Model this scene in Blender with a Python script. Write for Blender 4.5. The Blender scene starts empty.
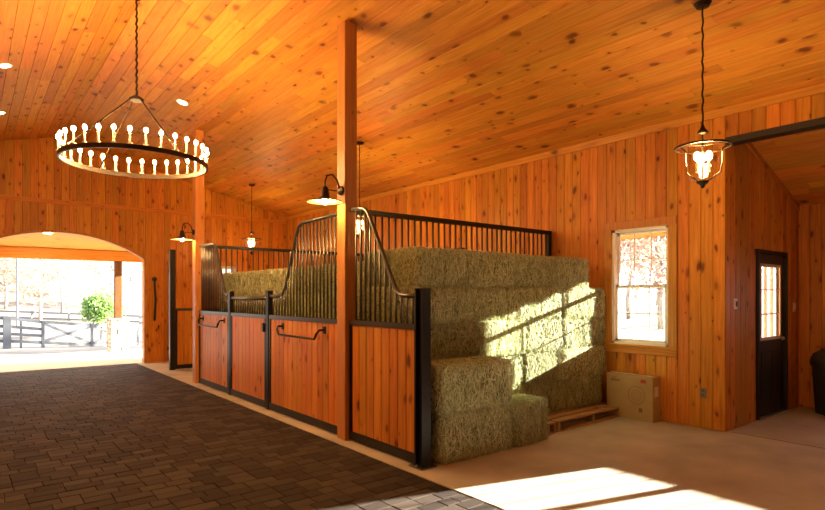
import bpy, math, random
import numpy as np
from mathutils import Vector, Matrix
random.seed(7)
rng = np.random.default_rng(7)
R = math.radians

# ------------------------------------------------------------------ camera, world, sun, exposure
sc = bpy.context.scene
col = sc.collection
cam_d = bpy.data.cameras.new('camera')
cam = bpy.data.objects.new('camera', cam_d)
col.objects.link(cam)
cam.location = (0, 0, 1.5)
cam.rotation_euler = (R(90), 0, -math.atan(444.5 / 558))
cam_d.sensor_fit = 'HORIZONTAL'
cam_d.sensor_width = 36
cam_d.lens = 36 * 558 / 825
cam_d.shift_y = (296 - 255) / 825
cam_d.clip_end = 500
sc.camera = cam

world = bpy.data.worlds.new('world')
sc.world = world
world.use_nodes = True
wb = world.node_tree.nodes['Background']
wb.inputs[0].default_value = (0.86, 0.93, 1.0, 1)
wb.inputs[1].default_value = 4.2

sun_dir = Vector((-1, .2925, -.25)).normalized()
sun_d = bpy.data.lights.new('sun', 'SUN')
sun_d.energy = 80
sun_d.angle = R(0.53)
sun_d.color = (1, .91, .74)
sun = bpy.data.objects.new('sun', sun_d)
col.objects.link(sun)
sun.rotation_euler = sun_dir.to_track_quat('-Z', 'Y').to_euler()
sun.location = (30, -8, 12)

vs = sc.view_settings
vs.view_transform = 'Standard'
vs.look = 'None'
vs.exposure = 0
vs.gamma = 1
vs.use_curve_mapping = False
LAMP = (1.0, .585, .22)          # lamp light colour

# ------------------------------------------------------------------ materials
def newmat(name):
    m = bpy.data.materials.new(name)
    m.use_nodes = True
    nt = m.node_tree
    return m, nt, nt.nodes['Principled BSDF']

def node(nt, kind, **kw):
    n = nt.nodes.new(kind)
    for k, v in kw.items():
        setattr(n, k, v)
    return n

def ramp(nt, fac, stops):
    r = node(nt, 'ShaderNodeValToRGB')
    e = r.color_ramp.elements
    while len(e) < len(stops):
        e.new(.5)
    for el, (p, c) in zip(e, stops):
        el.position = p
        el.color = (*c, 1)
    nt.links.new(fac, r.inputs[0])
    return r.outputs[0]

def math_node(nt, op, a, b=None, c=None):
    n = node(nt, 'ShaderNodeMath', operation=op)
    for i, v in enumerate((a, b, c)):
        if v is None:
            continue
        if isinstance(v, (int, float)):
            n.inputs[i].default_value = v
        else:
            nt.links.new(v, n.inputs[i])
    return n.outputs[0]

def mixc(nt, fac, a, b, blend='MIX'):
    n = node(nt, 'ShaderNodeMix', data_type='RGBA', blend_type=blend)
    for i, v in ((0, fac), (6, a), (7, b)):
        if isinstance(v, (int, float)):
            n.inputs[i].default_value = v
        elif isinstance(v, tuple):
            n.inputs[i].default_value = (*v, 1)
        else:
            nt.links.new(v, n.inputs[i])
    return n.outputs[2]

def wood(name, axis, light, dark, knot=(.13, .028, .004), knots=.5, rough=.42, var=.28, kscale=6.5):
    """pine: grain runs along the world axis, each board differs, scattered knots"""
    m, nt, b = newmat(name)
    L = nt.links.new
    geo = node(nt, 'ShaderNodeNewGeometry')
    oi = node(nt, 'ShaderNodeObjectInfo')
    sep = node(nt, 'ShaderNodeSeparateXYZ')
    L(geo.outputs['Position'], sep.inputs[0])
    ax = 'XYZ'.index(axis)
    others = [sep.outputs[i] for i in range(3) if i != ax]
    across = math_node(nt, 'ADD', others[0], others[1])
    off = math_node(nt, 'MULTIPLY', oi.outputs['Random'], 61.0)
    along = math_node(nt, 'ADD', sep.outputs[ax], off)
    across = math_node(nt, 'ADD', across, math_node(nt, 'MULTIPLY', oi.outputs['Random'], 23.0))
    # knots
    vv = node(nt, 'ShaderNodeCombineXYZ')
    L(math_node(nt, 'MULTIPLY', along, .5), vv.inputs[0]); L(across, vv.inputs[1])
    wn = node(nt, 'ShaderNodeTexNoise'); wn.inputs['Scale'].default_value = 14
    L(vv.outputs[0], wn.inputs['Vector'])
    dist = mixc(nt, .045, vv.outputs[0], wn.outputs['Color'])
    vor = node(nt, 'ShaderNodeTexVoronoi', voronoi_dimensions='2D')
    vor.inputs['Scale'].default_value = kscale
    L(dist, vor.inputs['Vector'])
    sepc = node(nt, 'ShaderNodeSeparateColor'); L(vor.outputs['Color'], sepc.inputs[0])
    has = math_node(nt, 'LESS_THAN', sepc.outputs[0], knots)
    size = math_node(nt, 'MULTIPLY_ADD', math_node(nt, 'POWER', sepc.outputs[1], 1.7), .18, .045)
    kd = math_node(nt, 'DIVIDE', vor.outputs['Distance'], size)
    core = node(nt, 'ShaderNodeMapRange', interpolation_type='SMOOTHSTEP')
    core.inputs[1].default_value = .35; core.inputs[2].default_value = 1.25
    core.inputs[3].default_value = 1; core.inputs[4].default_value = 0
    L(kd, core.inputs[0])
    halo = node(nt, 'ShaderNodeMapRange', interpolation_type='SMOOTHSTEP')
    halo.inputs[1].default_value = .8; halo.inputs[2].default_value = 3.2
    halo.inputs[3].default_value = 1; halo.inputs[4].default_value = 0
    L(kd, halo.inputs[0])
    core = math_node(nt, 'MULTIPLY', core.outputs[0], has)
    halo = math_node(nt, 'MULTIPLY', halo.outputs[0], has)
    # grain, bent round the knots
    gv = node(nt, 'ShaderNodeCombineXYZ')
    L(math_node(nt, 'MULTIPLY', along, 1.1), gv.inputs[0])
    L(math_node(nt, 'MULTIPLY', math_node(nt, 'MULTIPLY_ADD', halo, .02, across), 26), gv.inputs[1])
    gn = node(nt, 'ShaderNodeTexNoise'); gn.inputs['Scale'].default_value = 1.6
    gn.inputs['Detail'].default_value = 5; gn.inputs['Roughness'].default_value = .6
    L(gv.outputs[0], gn.inputs['Vector'])
    c = ramp(nt, gn.outputs['Fac'], [(.28, dark), (.72, light)])
    c = mixc(nt, math_node(nt, 'MULTIPLY', halo, .5), c, dark)
    c = mixc(nt, math_node(nt, 'MULTIPLY', core, math_node(nt, 'MULTIPLY_ADD', sepc.outputs[2], .4, .6)), c, knot)
    sv = node(nt, 'ShaderNodeCombineXYZ'); L(math_node(nt, 'MULTIPLY', along, .9), sv.inputs[0]); L(math_node(nt, 'MULTIPLY', across, 7), sv.inputs[1])
    sn = node(nt, 'ShaderNodeTexNoise'); sn.inputs['Scale'].default_value = 1.5; sn.inputs['Detail'].default_value = 3
    L(sv.outputs[0], sn.inputs['Vector'])
    sr = node(nt, 'ShaderNodeMapRange'); sr.inputs[1].default_value = .60; sr.inputs[2].default_value = .78
    L(sn.outputs['Fac'], sr.inputs[0])
    c = mixc(nt, math_node(nt, 'MULTIPLY', sr.outputs[0], .55), c, tuple(v * .55 for v in dark))
    hs = node(nt, 'ShaderNodeHueSaturation')
    L(math_node(nt, 'MULTIPLY_ADD', oi.outputs['Random'], var, 1 - var / 2), hs.inputs['Value'])
    L(math_node(nt, 'MULTIPLY_ADD', math_node(nt, 'FRACT', math_node(nt, 'MULTIPLY', oi.outputs['Random'], 17.3)), .02, .49), hs.inputs['Hue'])
    L(c, hs.inputs['Color'])
    L(hs.outputs[0], b.inputs['Base Color'])
    b.inputs['Roughness'].default_value = rough
    b.inputs['Specular IOR Level'].default_value = .25
    bp = node(nt, 'ShaderNodeBump'); bp.inputs['Strength'].default_value = .12; bp.inputs['Distance'].default_value = .01
    L(gn.outputs['Fac'], bp.inputs['Height']); L(bp.outputs[0], b.inputs['Normal'])
    return m

def plain(name, c, rough=.5, metal=0, noise=0, scale=8, bump=0, bscale=None):
    m, nt, b = newmat(name)
    b.inputs['Roughness'].default_value = rough
    b.inputs['Metallic'].default_value = metal
    geo = node(nt, 'ShaderNodeNewGeometry')
    n = node(nt, 'ShaderNodeTexNoise'); n.inputs['Scale'].default_value = scale; n.inputs['Detail'].default_value = 6
    nt.links.new(geo.outputs['Position'], n.inputs['Vector'])
    lo = tuple(max(0, v * (1 - noise)) for v in c); hi = tuple(min(1, v * (1 + noise)) for v in c)
    nt.links.new(ramp(nt, n.outputs['Fac'], [(.3, lo), (.7, hi)]), b.inputs['Base Color'])
    if bump:
        bn = node(nt, 'ShaderNodeTexNoise'); bn.inputs['Scale'].default_value = bscale or scale * 4; bn.inputs['Detail'].default_value = 5
        nt.links.new(geo.outputs['Position'], bn.inputs['Vector'])
        bp = node(nt, 'ShaderNodeBump'); bp.inputs['Strength'].default_value = bump; bp.inputs['Distance'].default_value = .02
        nt.links.new(bn.outputs['Fac'], bp.inputs['Height']); nt.links.new(bp.outputs[0], b.inputs['Normal'])
    return m

def island(name, stops, rough=.8, trans=0, tint=0):
    """colour picked per loose piece / per object"""
    m, nt, b = newmat(name)
    geo = node(nt, 'ShaderNodeNewGeometry'); oi = node(nt, 'ShaderNodeObjectInfo')
    r = math_node(nt, 'FRACT', math_node(nt, 'ADD', geo.outputs['Random Per Island'], math_node(nt, 'MULTIPLY', oi.outputs['Random'], 7.31)))
    n = node(nt, 'ShaderNodeTexNoise'); n.inputs['Scale'].default_value = 30; n.inputs['Detail'].default_value = 4
    nt.links.new(geo.outputs['Position'], n.inputs['Vector'])
    f = math_node(nt, 'MULTIPLY_ADD', math_node(nt, 'SUBTRACT', n.outputs['Fac'], .5), .5, r)
    c = ramp(nt, f, stops)
    if tint:                                 # whole bales differ in tone
        hs = node(nt, 'ShaderNodeHueSaturation')
        nt.links.new(math_node(nt, 'MULTIPLY_ADD', oi.outputs['Random'], tint, 1 - tint / 2), hs.inputs['Value'])
        nt.links.new(c, hs.inputs['Color']); c = hs.outputs[0]
    nt.links.new(c, b.inputs['Base Color'])
    b.inputs['Roughness'].default_value = rough
    if name == 'tumbled_pavers': b.inputs['Specular IOR Level'].default_value = .18
    if trans:
        t = node(nt, 'ShaderNodeBsdfTranslucent'); nt.links.new(c, t.inputs[0])
        mx = node(nt, 'ShaderNodeMixShader'); mx.inputs[0].default_value = trans
        nt.links.new(b.outputs[0], mx.inputs[1]); nt.links.new(t.outputs[0], mx.inputs[2])
        nt.links.new(mx.outputs[0], nt.nodes['Material Output'].inputs[0])
    return m

def emit(name, c, s):
    m, nt, b = newmat(name)
    b.inputs['Base Color'].default_value = (.9, .85, .75, 1)
    b.inputs['Emission Color'].default_value = (*c, 1)
    b.inputs['Emission Strength'].default_value = s
    return m

def glass(name, mix=.07, tint=(1, 1, 1)):
    m, nt, b = newmat(name)
    t = node(nt, 'ShaderNodeBsdfTransparent'); t.inputs[0].default_value = (*tint, 1)
    g = node(nt, 'ShaderNodeBsdfGlossy'); g.inputs['Roughness'].default_value = .03
    mx = node(nt, 'ShaderNodeMixShader'); mx.inputs[0].default_value = mix
    nt.links.new(t.outputs[0], mx.inputs[1]); nt.links.new(g.outputs[0], mx.inputs[2])
    nt.links.new(mx.outputs[0], nt.nodes['Material Output'].inputs[0])
    return m

PL, PD = (.68, .285, .040), (.43, .145, .014)
M = {
    'wall_z': wood('pine_wall_boards', 'Z', PL, PD, knots=.68, var=.42, kscale=6.5),
    'ceil_y': wood('pine_ceiling_planks', 'Y', (.72, .315, .050), (.52, .19, .020), knots=.66, rough=.5, var=.34, kscale=6),
    'trim_y': wood('pine_trim_lengthwise', 'Y', (.64, .28, .042), PD, knots=.15),
    'trim_x': wood('pine_trim_crosswise', 'X', (.64, .28, .042), PD, knots=.15),
    'trim_z': wood('pine_trim_upright', 'Z', (.64, .32, .09), PD, knots=.12),
    'post_z': wood('pine_timber_post', 'Z', (.62, .29, .08), (.46, .18, .042), knots=.28),
    'stall_z': wood('stall_panel_boards', 'Z', (.66, .265, .045), (.46, .150, .018), knots=.4, var=.34),
    'pallet_x': wood('pallet_slats', 'X', (.40, .25, .12), (.26, .15, .07), knots=.2, rough=.8),
    'porch_post': wood('porch_post_timber', 'Z', (.15, .07, .025), (.09, .04, .014), knots=.2),
    'black': plain('black_steel', (.016, .015, .014), rough=.38, metal=.35),
    'rail': plain('graphite_steel_tube', (.10, .098, .095), rough=.32, metal=.7),
    'bronze': plain('dark_bronze_metal', (.04, .026, .016), rough=.4, metal=.8),
    'galv': plain('bright_steel', (.5, .5, .5), rough=.35, metal=.9),
    'white': plain('white_vinyl', (.80, .79, .76), rough=.4),
    'ivory': plain('ivory_plastic', (.62, .55, .42), rough=.4),
    'concrete': plain('concrete_floor', (.41, .365, .29), rough=.75, noise=.18, scale=2.2, bump=.15, bscale=60),
    'porchslab': plain('pale_porch_concrete', (.66, .61, .54), rough=.8, noise=.1, scale=2),
    'porch_x': wood('porch_ceiling_pine', 'X', (.80, .44, .11), (.66, .31, .06), knots=.3),
    'joint': plain('dark_joint_sand', (.015, .011, .010), rough=.95, noise=.3),
    'door': plain('black_painted_door', (.012, .012, .012), rough=.45),
    'carton': plain('brown_cardboard', (.42, .285, .13), rough=.8, noise=.08, scale=5),
    'ink': plain('dark_box_print', (.16, .10, .045), rough=.8),
    'red': plain('red_sticker', (.42, .03, .015), rough=.6),
    'label': plain('white_paper_label', (.7, .68, .62), rough=.6),
    'glass': glass('window_glass'),
    'lampglass': glass('lantern_glass', .10, (1, .97, .9)),
    'shade_in': plain('cream_enamel', (.80, .62, .30), rough=.35),
    'paver': island('tumbled_pavers', [(0, (.022, .015, .012)), (.5, (.038, .028, .022)), (1, (.060, .046, .036))], rough=.8),
    'hay': island('hay_strands', [(0, (.20, .24, .11)), (.35, (.46, .50, .27)), (.7, (.66, .69, .42)), (1, (.86, .85, .60))], rough=.8, trans=.25, tint=.45),
    'haycore': plain('packed_hay_gap_shade', (.10, .095, .042), rough=.95, noise=.5, scale=22, bump=1, bscale=45),  # core colour darkened to put shade into the gaps and seams
    'bulb': emit('warm_bulb', LAMP, 800),
    'bulb2': emit('warm_lantern_bulb', LAMP, 680),
    'bulb3': emit('warm_barn_bulb', LAMP, 480),
    'can2': emit('porch_lamp_glow', LAMP, 2200),
    'can': emit('recessed_lamp_glow', LAMP, 120),
    'candle': plain('cream_candle_sleeve', (.75, .62, .42), rough=.5),
    'fence': plain('black_fence_paint', (.085, .09, .105), rough=.7),
    'fence2': plain('weathered_fence_wood', (.17, .17, .18), rough=.8),
    'stone': island('pale_fieldstone', [(0, (.28, .23, .17)), (.5, (.38, .34, .28)), (1, (.46, .43, .38))], rough=.9),
    'mortar': plain('pale_mortar', (.36, .33, .28), rough=.95),
    'grass': plain('dry_pasture', (.135, .108, .092), rough=1, noise=.25, scale=.7),
    'bark': plain('tree_bark', (.30, .26, .23), rough=.95, noise=.3),
    'leaf_a': island('russet_leaves', [(0, (.50, .30, .22)), (.5, (.60, .42, .32)), (1, (.68, .54, .44))], trans=.5),
    'leaf_b': island('buff_leaves', [(0, (.52, .42, .30)), (.5, (.62, .52, .40)), (1, (.68, .60, .50))], trans=.5),
    'leaf_c': island('green_leaves', [(0, (.14, .24, .06)), (.5, (.23, .36, .10)), (1, (.34, .46, .17))], trans=.35),
    'tin': plain('roof_tin', (.22, .19, .15), rough=.5, metal=.4),
    'rubber': plain('black_rubber', (.02, .019, .018), rough=.6),
}

# ------------------------------------------------------------------ mesh helpers
class MB:
    def __init__(s):
        s.v = []; s.f = []
    def add(s, vs, fs):
        n = len(s.v); s.v += [tuple(p) for p in vs]; s.f += [tuple(n + i for i in f) for f in fs]
        return s
    def box(s, x0, x1, y0, y1, z0, z1):
        x0, x1 = sorted((x0, x1)); y0, y1 = sorted((y0, y1)); z0, z1 = sorted((z0, z1))
        v = [(x0, y0, z0), (x1, y0, z0), (x1, y1, z0), (x0, y1, z0), (x0, y0, z1), (x1, y0, z1), (x1, y1, z1), (x0, y1, z1)]
        return s.add(v, [(0, 3, 2, 1), (4, 5, 6, 7), (0, 1, 5, 4), (1, 2, 6, 5), (2, 3, 7, 6), (3, 0, 4, 7)])
    def cbox(s, x0, x1, y0, y1, z0, z1, c=.005):
        """box with all edges chamfered"""
        X = sorted((x0, x1)); Y = sorted((y0, y1)); Z = sorted((z0, z1))
        pts = []; idx = {}
        for i in (0, 1):
            for j in (0, 1):
                for k in (0, 1):
                    p = (X[i], Y[j], Z[k]); sx, sy, sz = 1 - 2 * i, 1 - 2 * j, 1 - 2 * k
                    idx[i, j, k, 0] = len(pts); pts.append((p[0], p[1] + sy * c, p[2] + sz * c))
                    idx[i, j, k, 1] = len(pts); pts.append((p[0] + sx * c, p[1], p[2] + sz * c))
                    idx[i, j, k, 2] = len(pts); pts.append((p[0] + sx * c, p[1] + sy * c, p[2]))
        F = []
        cyc = [(0, 0), (1, 0), (1, 1), (0, 1)]
        for e in (0, 1):
            F.append(tuple(idx[e, a, b, 0] for a, b in cyc)); F.append(tuple(idx[a, e, b, 1] for a, b in cyc)); F.append(tuple(idx[a, b, e, 2] for a, b in cyc))
        for a in (0, 1):
            for b in (0, 1):
                F.append((idx[0, a, b, 1], idx[1, a, b, 1], idx[1, a, b, 2], idx[0, a, b, 2]))
                F.append((idx[a, 0, b, 0], idx[a, 1, b, 0], idx[a, 1, b, 2], idx[a, 0, b, 2]))
                F.append((idx[a, b, 0, 0], idx[a, b, 1, 0], idx[a, b, 1, 1], idx[a, b, 0, 1]))
        for i in (0, 1):
            for j in (0, 1):
                for k in (0, 1):
                    F.append((idx[i, j, k, 0], idx[i, j, k, 1], idx[i, j, k, 2]))
        return s.add(pts, F)
    def prism(s, poly, axis, a, b):
        """extrude a 2-D polygon along an axis; the polygon lies in the other two axes in x,y,z order"""
        def P(p, t):
            q = list(p); q.insert('xyz'.index(axis), t); return tuple(q)
        n = len(poly)
        v = [P(p, a) for p in poly] + [P(p, b) for p in poly]
        F = [tuple(range(n)), tuple(range(2 * n - 1, n - 1, -1))] + [(i, (i + 1) % n, n + (i + 1) % n, n + i) for i in range(n)]
        return s.add(v, F)
    def tube(s, pts, r, n=8, cap=True):
        pts = [Vector(p) for p in pts]; rs = r if isinstance(r, (list, tuple)) else [r] * len(pts)
        rings = []; up = Vector((0, 0, 1)); prev = None
        base = len(s.v); vv = []
        for i, p in enumerate(pts):
            t = (pts[min(i + 1, len(pts) - 1)] - pts[max(i - 1, 0)]).normalized()
            if prev is None:
                a = t.cross(up)
                if a.length < 1e-3: a = t.cross(Vector((1, 0, 0)))
            else:
                a = prev - t * prev.dot(t)
            a.normalize(); prev = a; b = t.cross(a)
            for k in range(n):
                w = 2 * math.pi * k / n
                vv.append(p + (a * math.cos(w) + b * math.sin(w)) * rs[i])
        F = []
        for i in range(len(pts) - 1):
            for k in range(n):
                F.append((i * n + k, i * n + (k + 1) % n, (i + 1) * n + (k + 1) % n, (i + 1) * n + k))
        if cap:
            F.append(tuple(range(n - 1, -1, -1))); F.append(tuple((len(pts) - 1) * n + k for k in range(n)))
        return s.add(vv, F)
    def lathe(s, prof, c=(0, 0, 0), n=24, close=False):
        v = []; F = []
        for r, z in prof:
            for k in range(n):
                w = 2 * math.pi * k / n
                v.append((c[0] + r * math.cos(w), c[1] + r * math.sin(w), c[2] + z))
        m = len(prof)
        for i in range(m if close else m - 1):
            j = (i + 1) % m
            for k in range(n):
                F.append((i * n + k, i * n + (k + 1) % n, j * n + (k + 1) % n, j * n + k))
        return s.add(v, F)
    def mesh(s, name, mat, smooth=False):
        me = bpy.data.meshes.new(name)
        me.from_pydata(s.v, [], s.f)
        me.materials.append(M[mat] if isinstance(mat, str) else mat)
        me.validate()
        import bmesh
        bm = bmesh.new(); bm.from_mesh(me)
        bmesh.ops.recalc_face_normals(bm, faces=bm.faces)
        bm.to_mesh(me); bm.free()
        if smooth:
            me.polygons.foreach_set('use_smooth', [True] * len(me.polygons))
        return me
    def build(s, name, mat, parent=None, loc=(0, 0, 0), smooth=False):
        return link(name, s.mesh(name, mat, smooth), parent, loc)

def link(name, me, parent=None, loc=(0, 0, 0), rot=(0, 0, 0), scale=None):
    o = bpy.data.objects.new(name, me); col.objects.link(o)
    o.location = loc; o.rotation_euler = rot
    if scale: o.scale = scale
    if parent: o.parent = parent
    return o

def tag(o, label=None, cat=None, group=None, kind=None):
    if label: o['label'] = label
    if cat: o['category'] = cat
    if group: o['group'] = group
    if kind: o['kind'] = kind
    return o

def empty(name, loc=(0, 0, 0), rz=0):
    o = bpy.data.objects.new(name, None); col.objects.link(o)
    o.location = loc; o.rotation_euler = (0, 0, rz); o.empty_display_size = .1
    return o

def copy_tree(o, parent=None):
    c = o.copy(); col.objects.link(c); c.parent = parent
    for ch in [x for x in o.children]:
        copy_tree(ch, c)
    return c

ORD = ['first', 'second', 'third', 'fourth', 'fifth', 'sixth', 'seventh']

# ------------------------------------------------------------------ dimensions of the barn
XW, YE, RIDGE = 6.53, 13.5, 1.49          # right wall face, end wall face, ridge line
PITCH = .24
def ceil_z(x): return 3.56 + PITCH * (XW - x) if x >= RIDGE else 3.56 + PITCH * (XW - 2 * RIDGE + x)
XL = 2 * RIDGE - XW                       # left wall
Y0 = -3.2                                 # wall behind the camera
AX0, AX1 = RIDGE - 1.63, RIDGE + 1.63     # arch opening
AR_RISE, AR_TOP = .52, 2.85
AR = (1.63 ** 2 + AR_RISE ** 2) / (2 * AR_RISE)
def arch_z(x):
    d = min(abs(x - RIDGE), 1.63)
    return AR_TOP - (AR - math.sqrt(AR * AR - d * d))
WY0, WY1, WZ0, WZ1 = 3.295, 4.047, .89, 2.35   # window in the right wall
DY = 2.66                                 # wall with the black door
XR = 8.80                                 # outer wall of the side room
def lean_z(x): return 3.52 - .344 * (x - XW)
DX0, DX1, DZ = 7.46, 8.36, 2.03           # door opening
BW = .133

def board_profile(w, t, c=.008):
    """plan of a board: visible face at y=0 (chamfered), back at y=t, x from -w/2"""
    h = w / 2 - .0008
    return [(-h, c), (-h + c, 0), (h - c, 0), (h, c), (h, t), (-h, t)]

def upright(w, t, zl0, zl1, zr0, zr1):
    """upright board mesh, face towards -Y, ends may be cut at a slope (left/right heights)"""
    P = board_profile(w, t); n = len(P)
    def lerp(a, b, x): return a + (b - a) * (x + w / 2) / w
    v = [(x, y, lerp(zl0, zr0, x)) for x, y in P] + [(x, y, lerp(zl1, zr1, x)) for x, y in P]
    F = [tuple(range(n - 1, -1, -1)), tuple(range(n, 2 * n))] + [(i, (i + 1) % n, n + (i + 1) % n, n + i) for i in range(n)]
    m = MB(); m.add(v, F); return m

_bm = {}
def upright_shared(w, t, z0, z1, mat):
    k = (round(w, 4), t, round(z0, 3), round(z1, 3), mat)
    if k not in _bm: _bm[k] = upright(w, t, z0, z1, z0, z1).mesh('board', mat)
    return _bm[k]

# ------------------------------------------------------------------ floor
conc = MB()
conc.box(2.95, 9.4, Y0, YE + .12, -.12, 0)
fl = tag(conc.build('floor', 'concrete'), 'smooth tan concrete floor slab beside the stalls', kind='structure')
MB().box(6.585, 6.60, Y0, 2.62, 0, .0006).build('slab_joint', 'joint', fl)
pb = tag(MB().box(XL, 2.95, Y0, YE + .12, -.12, -.012).build('floor', 'joint'), 'dark brick paver floor of the aisle', kind='structure')
# pavers: courses run across the aisle
cells = []
y = 2.2; cw = .128
r2 = random.Random(3)
while y < YE + .1:
    x = 2.945
    first = r2.choice((.128, .19))
    while x > -1.6:
        L = first or r2.choice((.128, .19, .19, .19, .256)); first = None
        cells.append((x - L / 2, y + cw / 2, L)); x -= L
    y += cw
th = math.atan(444.5 / 558); S_, C_ = math.sin(th), math.cos(th)
def in_view(x, y):
    d = x * S_ + y * C_; u = (x * C_ - y * S_) / d
    return d > .3 and -412.5 / 558 - .02 < u < 420 / 558 and 1.5 / d < (510 - 296) / 558 + .012
vis = sorted([c for c in cells if in_view(c[0], c[1])], key=lambda c: c[0] * S_ + c[1] * C_)
near = vis[:298]; nearset = set(near)
pm = {}
for L in (.128, .19, .256):
    pm[L] = MB().cbox(-L / 2 + .002, L / 2 - .002, -cw / 2 + .002, cw / 2 - .002, -.05, 0, .004).mesh('paver', 'paver')
for (x, y, L) in near:
    link('paver', pm[L], pb, (x, y, -.001 - r2.random() * .004), (r2.uniform(-.006, .006), r2.uniform(-.006, .006), r2.uniform(-.012, .012)))
rest = MB()
for c in cells:
    if c in nearset: continue
    x, y, L = c; z = -.001 - r2.random() * .004
    rest.cbox(x - L / 2 + .002, x + L / 2 - .002, y - cw / 2 + .002, y + cw / 2 - .002, -.05, z, .004)
tag(rest.build('distant_pavers', 'paver', pb), kind='stuff')

# ------------------------------------------------------------------ right wall with window
def slab(name, pieces, mat, label):
    m = MB()
    for p in pieces: m.box(*p)
    return tag(m.build(name, mat), label, kind='structure')
T = .02
wr = slab('wall_right', [(XW + T, XW + .14, DY + T, WY0 - .02, 0, 3.6), (XW + T, XW + .14, WY1 + .02, YE, 0, 3.6),
                         (XW + T, XW + .14, WY0 - .02, WY1 + .02, 0, WZ0 - .02), (XW + T, XW + .14, WY0 - .02, WY1 + .02, WZ1 + .02, 3.6),
                         (XW + T, XW + .14, Y0, DY, 3.26, 3.6)], 'wall_z', 'knotty pine board wall with the sash window')
y = DY
k = 0
while y < YE - .01:
    w = min(BW, YE - y)
    yc = y + w / 2
    segs = [(0.005, 3.55)]
    if yc + w / 2 > WY0 - .02 and yc - w / 2 < WY1 + .02:
        segs = [(0.005, WZ0 - .03), (WZ1 + .03, 3.55)]
    for z0, z1 in segs:
        link('board', upright_shared(w, T, z0, z1, 'wall_z'), wr, (XW, yc, 0), (0, 0, R(-90)))
    y += BW
y = DY
while y > .3:
    link('board', upright_shared(BW, T, 3.245, 3.55, 'wall_z'), wr, (XW, y - BW / 2, 0), (0, 0, R(-90)))
    y -= BW
# crown strip where the wall meets the ceiling, header edge over the side room
tag(MB().prism([(XW - .022, 3.485), (XW, 3.485), (XW, 3.565), (XW - .034, 3.575)], 'y', Y0, YE).build('trim_1', 'trim_y'), 'pale pine crown strip along the window wall', kind='structure')
tag(MB().box(XW - .012, XW + .15, Y0, DY - .001, 3.175, 3.244).build('trim_2', 'door'), 'black steel header rail above the side room opening', kind='structure')

# ------------------------------------------------------------------ window builder (local: x along the wall, y into the wall, z up)
def window(name, w, z0, z1, rows_u, cols, mat4, label, casing=True, mix=(2, 2)):
    o = empty(name); o.matrix_world = mat4
    tag(o, label, kind='structure')
    h = w / 2; d = .055
    f = MB()                                   # vinyl frame
    f.box(-h, -h + .035, .0, .11, z0, z1).box(h - .035, h, .0, .11, z0, z1).box(-h, h, .0, .11, z0, z0 + .035).box(-h, h, .0, .11, z1 - .035, z1)
    f.build('window_frame', 'white', o)
    zm = (z0 + z1) / 2
    for nm, a, b, yy, rows in (('upper_sash', zm - .02, z1 - .035, .07, mix[0]), ('lower_sash', z0 + .035, zm + .02, .035, mix[1])):
        s = MB(); q = h - .035; e = .032
        s.box(-q, -q + e, yy, yy + .03, a, b).box(q - e, q, yy, yy + .03, a, b).box(-q, q, yy, yy + .03, a, a + e).box(-q, q, yy, yy + .03, b - e, b)
        so = s.build(nm, 'white', o)
        MB().box(-q + e, q - e, yy + .013, yy + .017, a + e, b - e).build('pane', 'glass', so)
        for i in range(1, cols):
            x = -q + 2 * q * i / cols
            MB().box(x - .006, x + .006, yy + .006, yy + .024, a + e, b - e).build('muntin', 'white', so)
        for i in range(1, rows):
            z = a + (b - a) * i / rows
            MB().box(-q + e, q - e, yy + .0065, yy + .0235, z - .006, z + .006).build('muntin', 'white', so)
    if casing:
        for (x0, x1, a, b) in ((-h - .10, -h + .002, z0 - .0, z1), (h - .002, h + .10, z0, z1), (-h - .10, h + .10, z1 - .002, z1 + .10)):
            MB().cbox(x0, x1, -.022, .03, a, b, .004).build('casing', 'trim_z', o)
        MB().cbox(-h - .11, h + .11, -.034, .03, z0 - .03, z0 + .002, .005).build('sill', 'trim_y', o)
        MB().cbox(-h - .10, h + .10, -.02, .03, z0 - .11, z0 - .031, .004).build('apron', 'trim_y', o)
    return o
window('window_1', WY1 - WY0, WZ0, WZ1, 2, 3, Matrix.Translation((XW, (WY0 + WY1) / 2, 0)) @ Matrix.Rotation(R(-90), 4, 'Z'),
       'white double-hung sash window in the pine wall beside the hay')

# ------------------------------------------------------------------ wall with the black door (faces -Y)
ws = slab('wall_door', [(XW + .14, DX0 - .04, DY + T, DY + .07, 0, 3.0), (DX1 + .04, XR + .08, DY + T, DY + .07, 0, 2.75), (DX0 - .04, DX1 + .04, DY + T, DY + .07, DZ + .04, 2.9)],
          'wall_z', 'shaded pine board wall with the black half-glass door')
x = XW
while x < XR:
    w = min(BW, XR - x); xc = x + w / 2
    b0 = .005
    if xc + w / 2 > DX0 - .03 and xc - w / 2 < DX1 + .03: b0 = DZ + .04
    upright(w, T, b0, lean_z(x), b0, lean_z(x + w)).build('board', 'wall_z', ws, (xc, DY, 0))
    x += BW
# sloping strip under the side room ceiling
tag(MB().prism([(XW + .16, lean_z(XW + .16)), (XR, lean_z(XR)), (XR, lean_z(XR) - .07), (XW + .16, lean_z(XW + .16) - .07)], 'y', DY - .02, DY).build('trim_3', 'trim_x'),
    'sloping pine strip under the side room ceiling', kind='structure')
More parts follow.
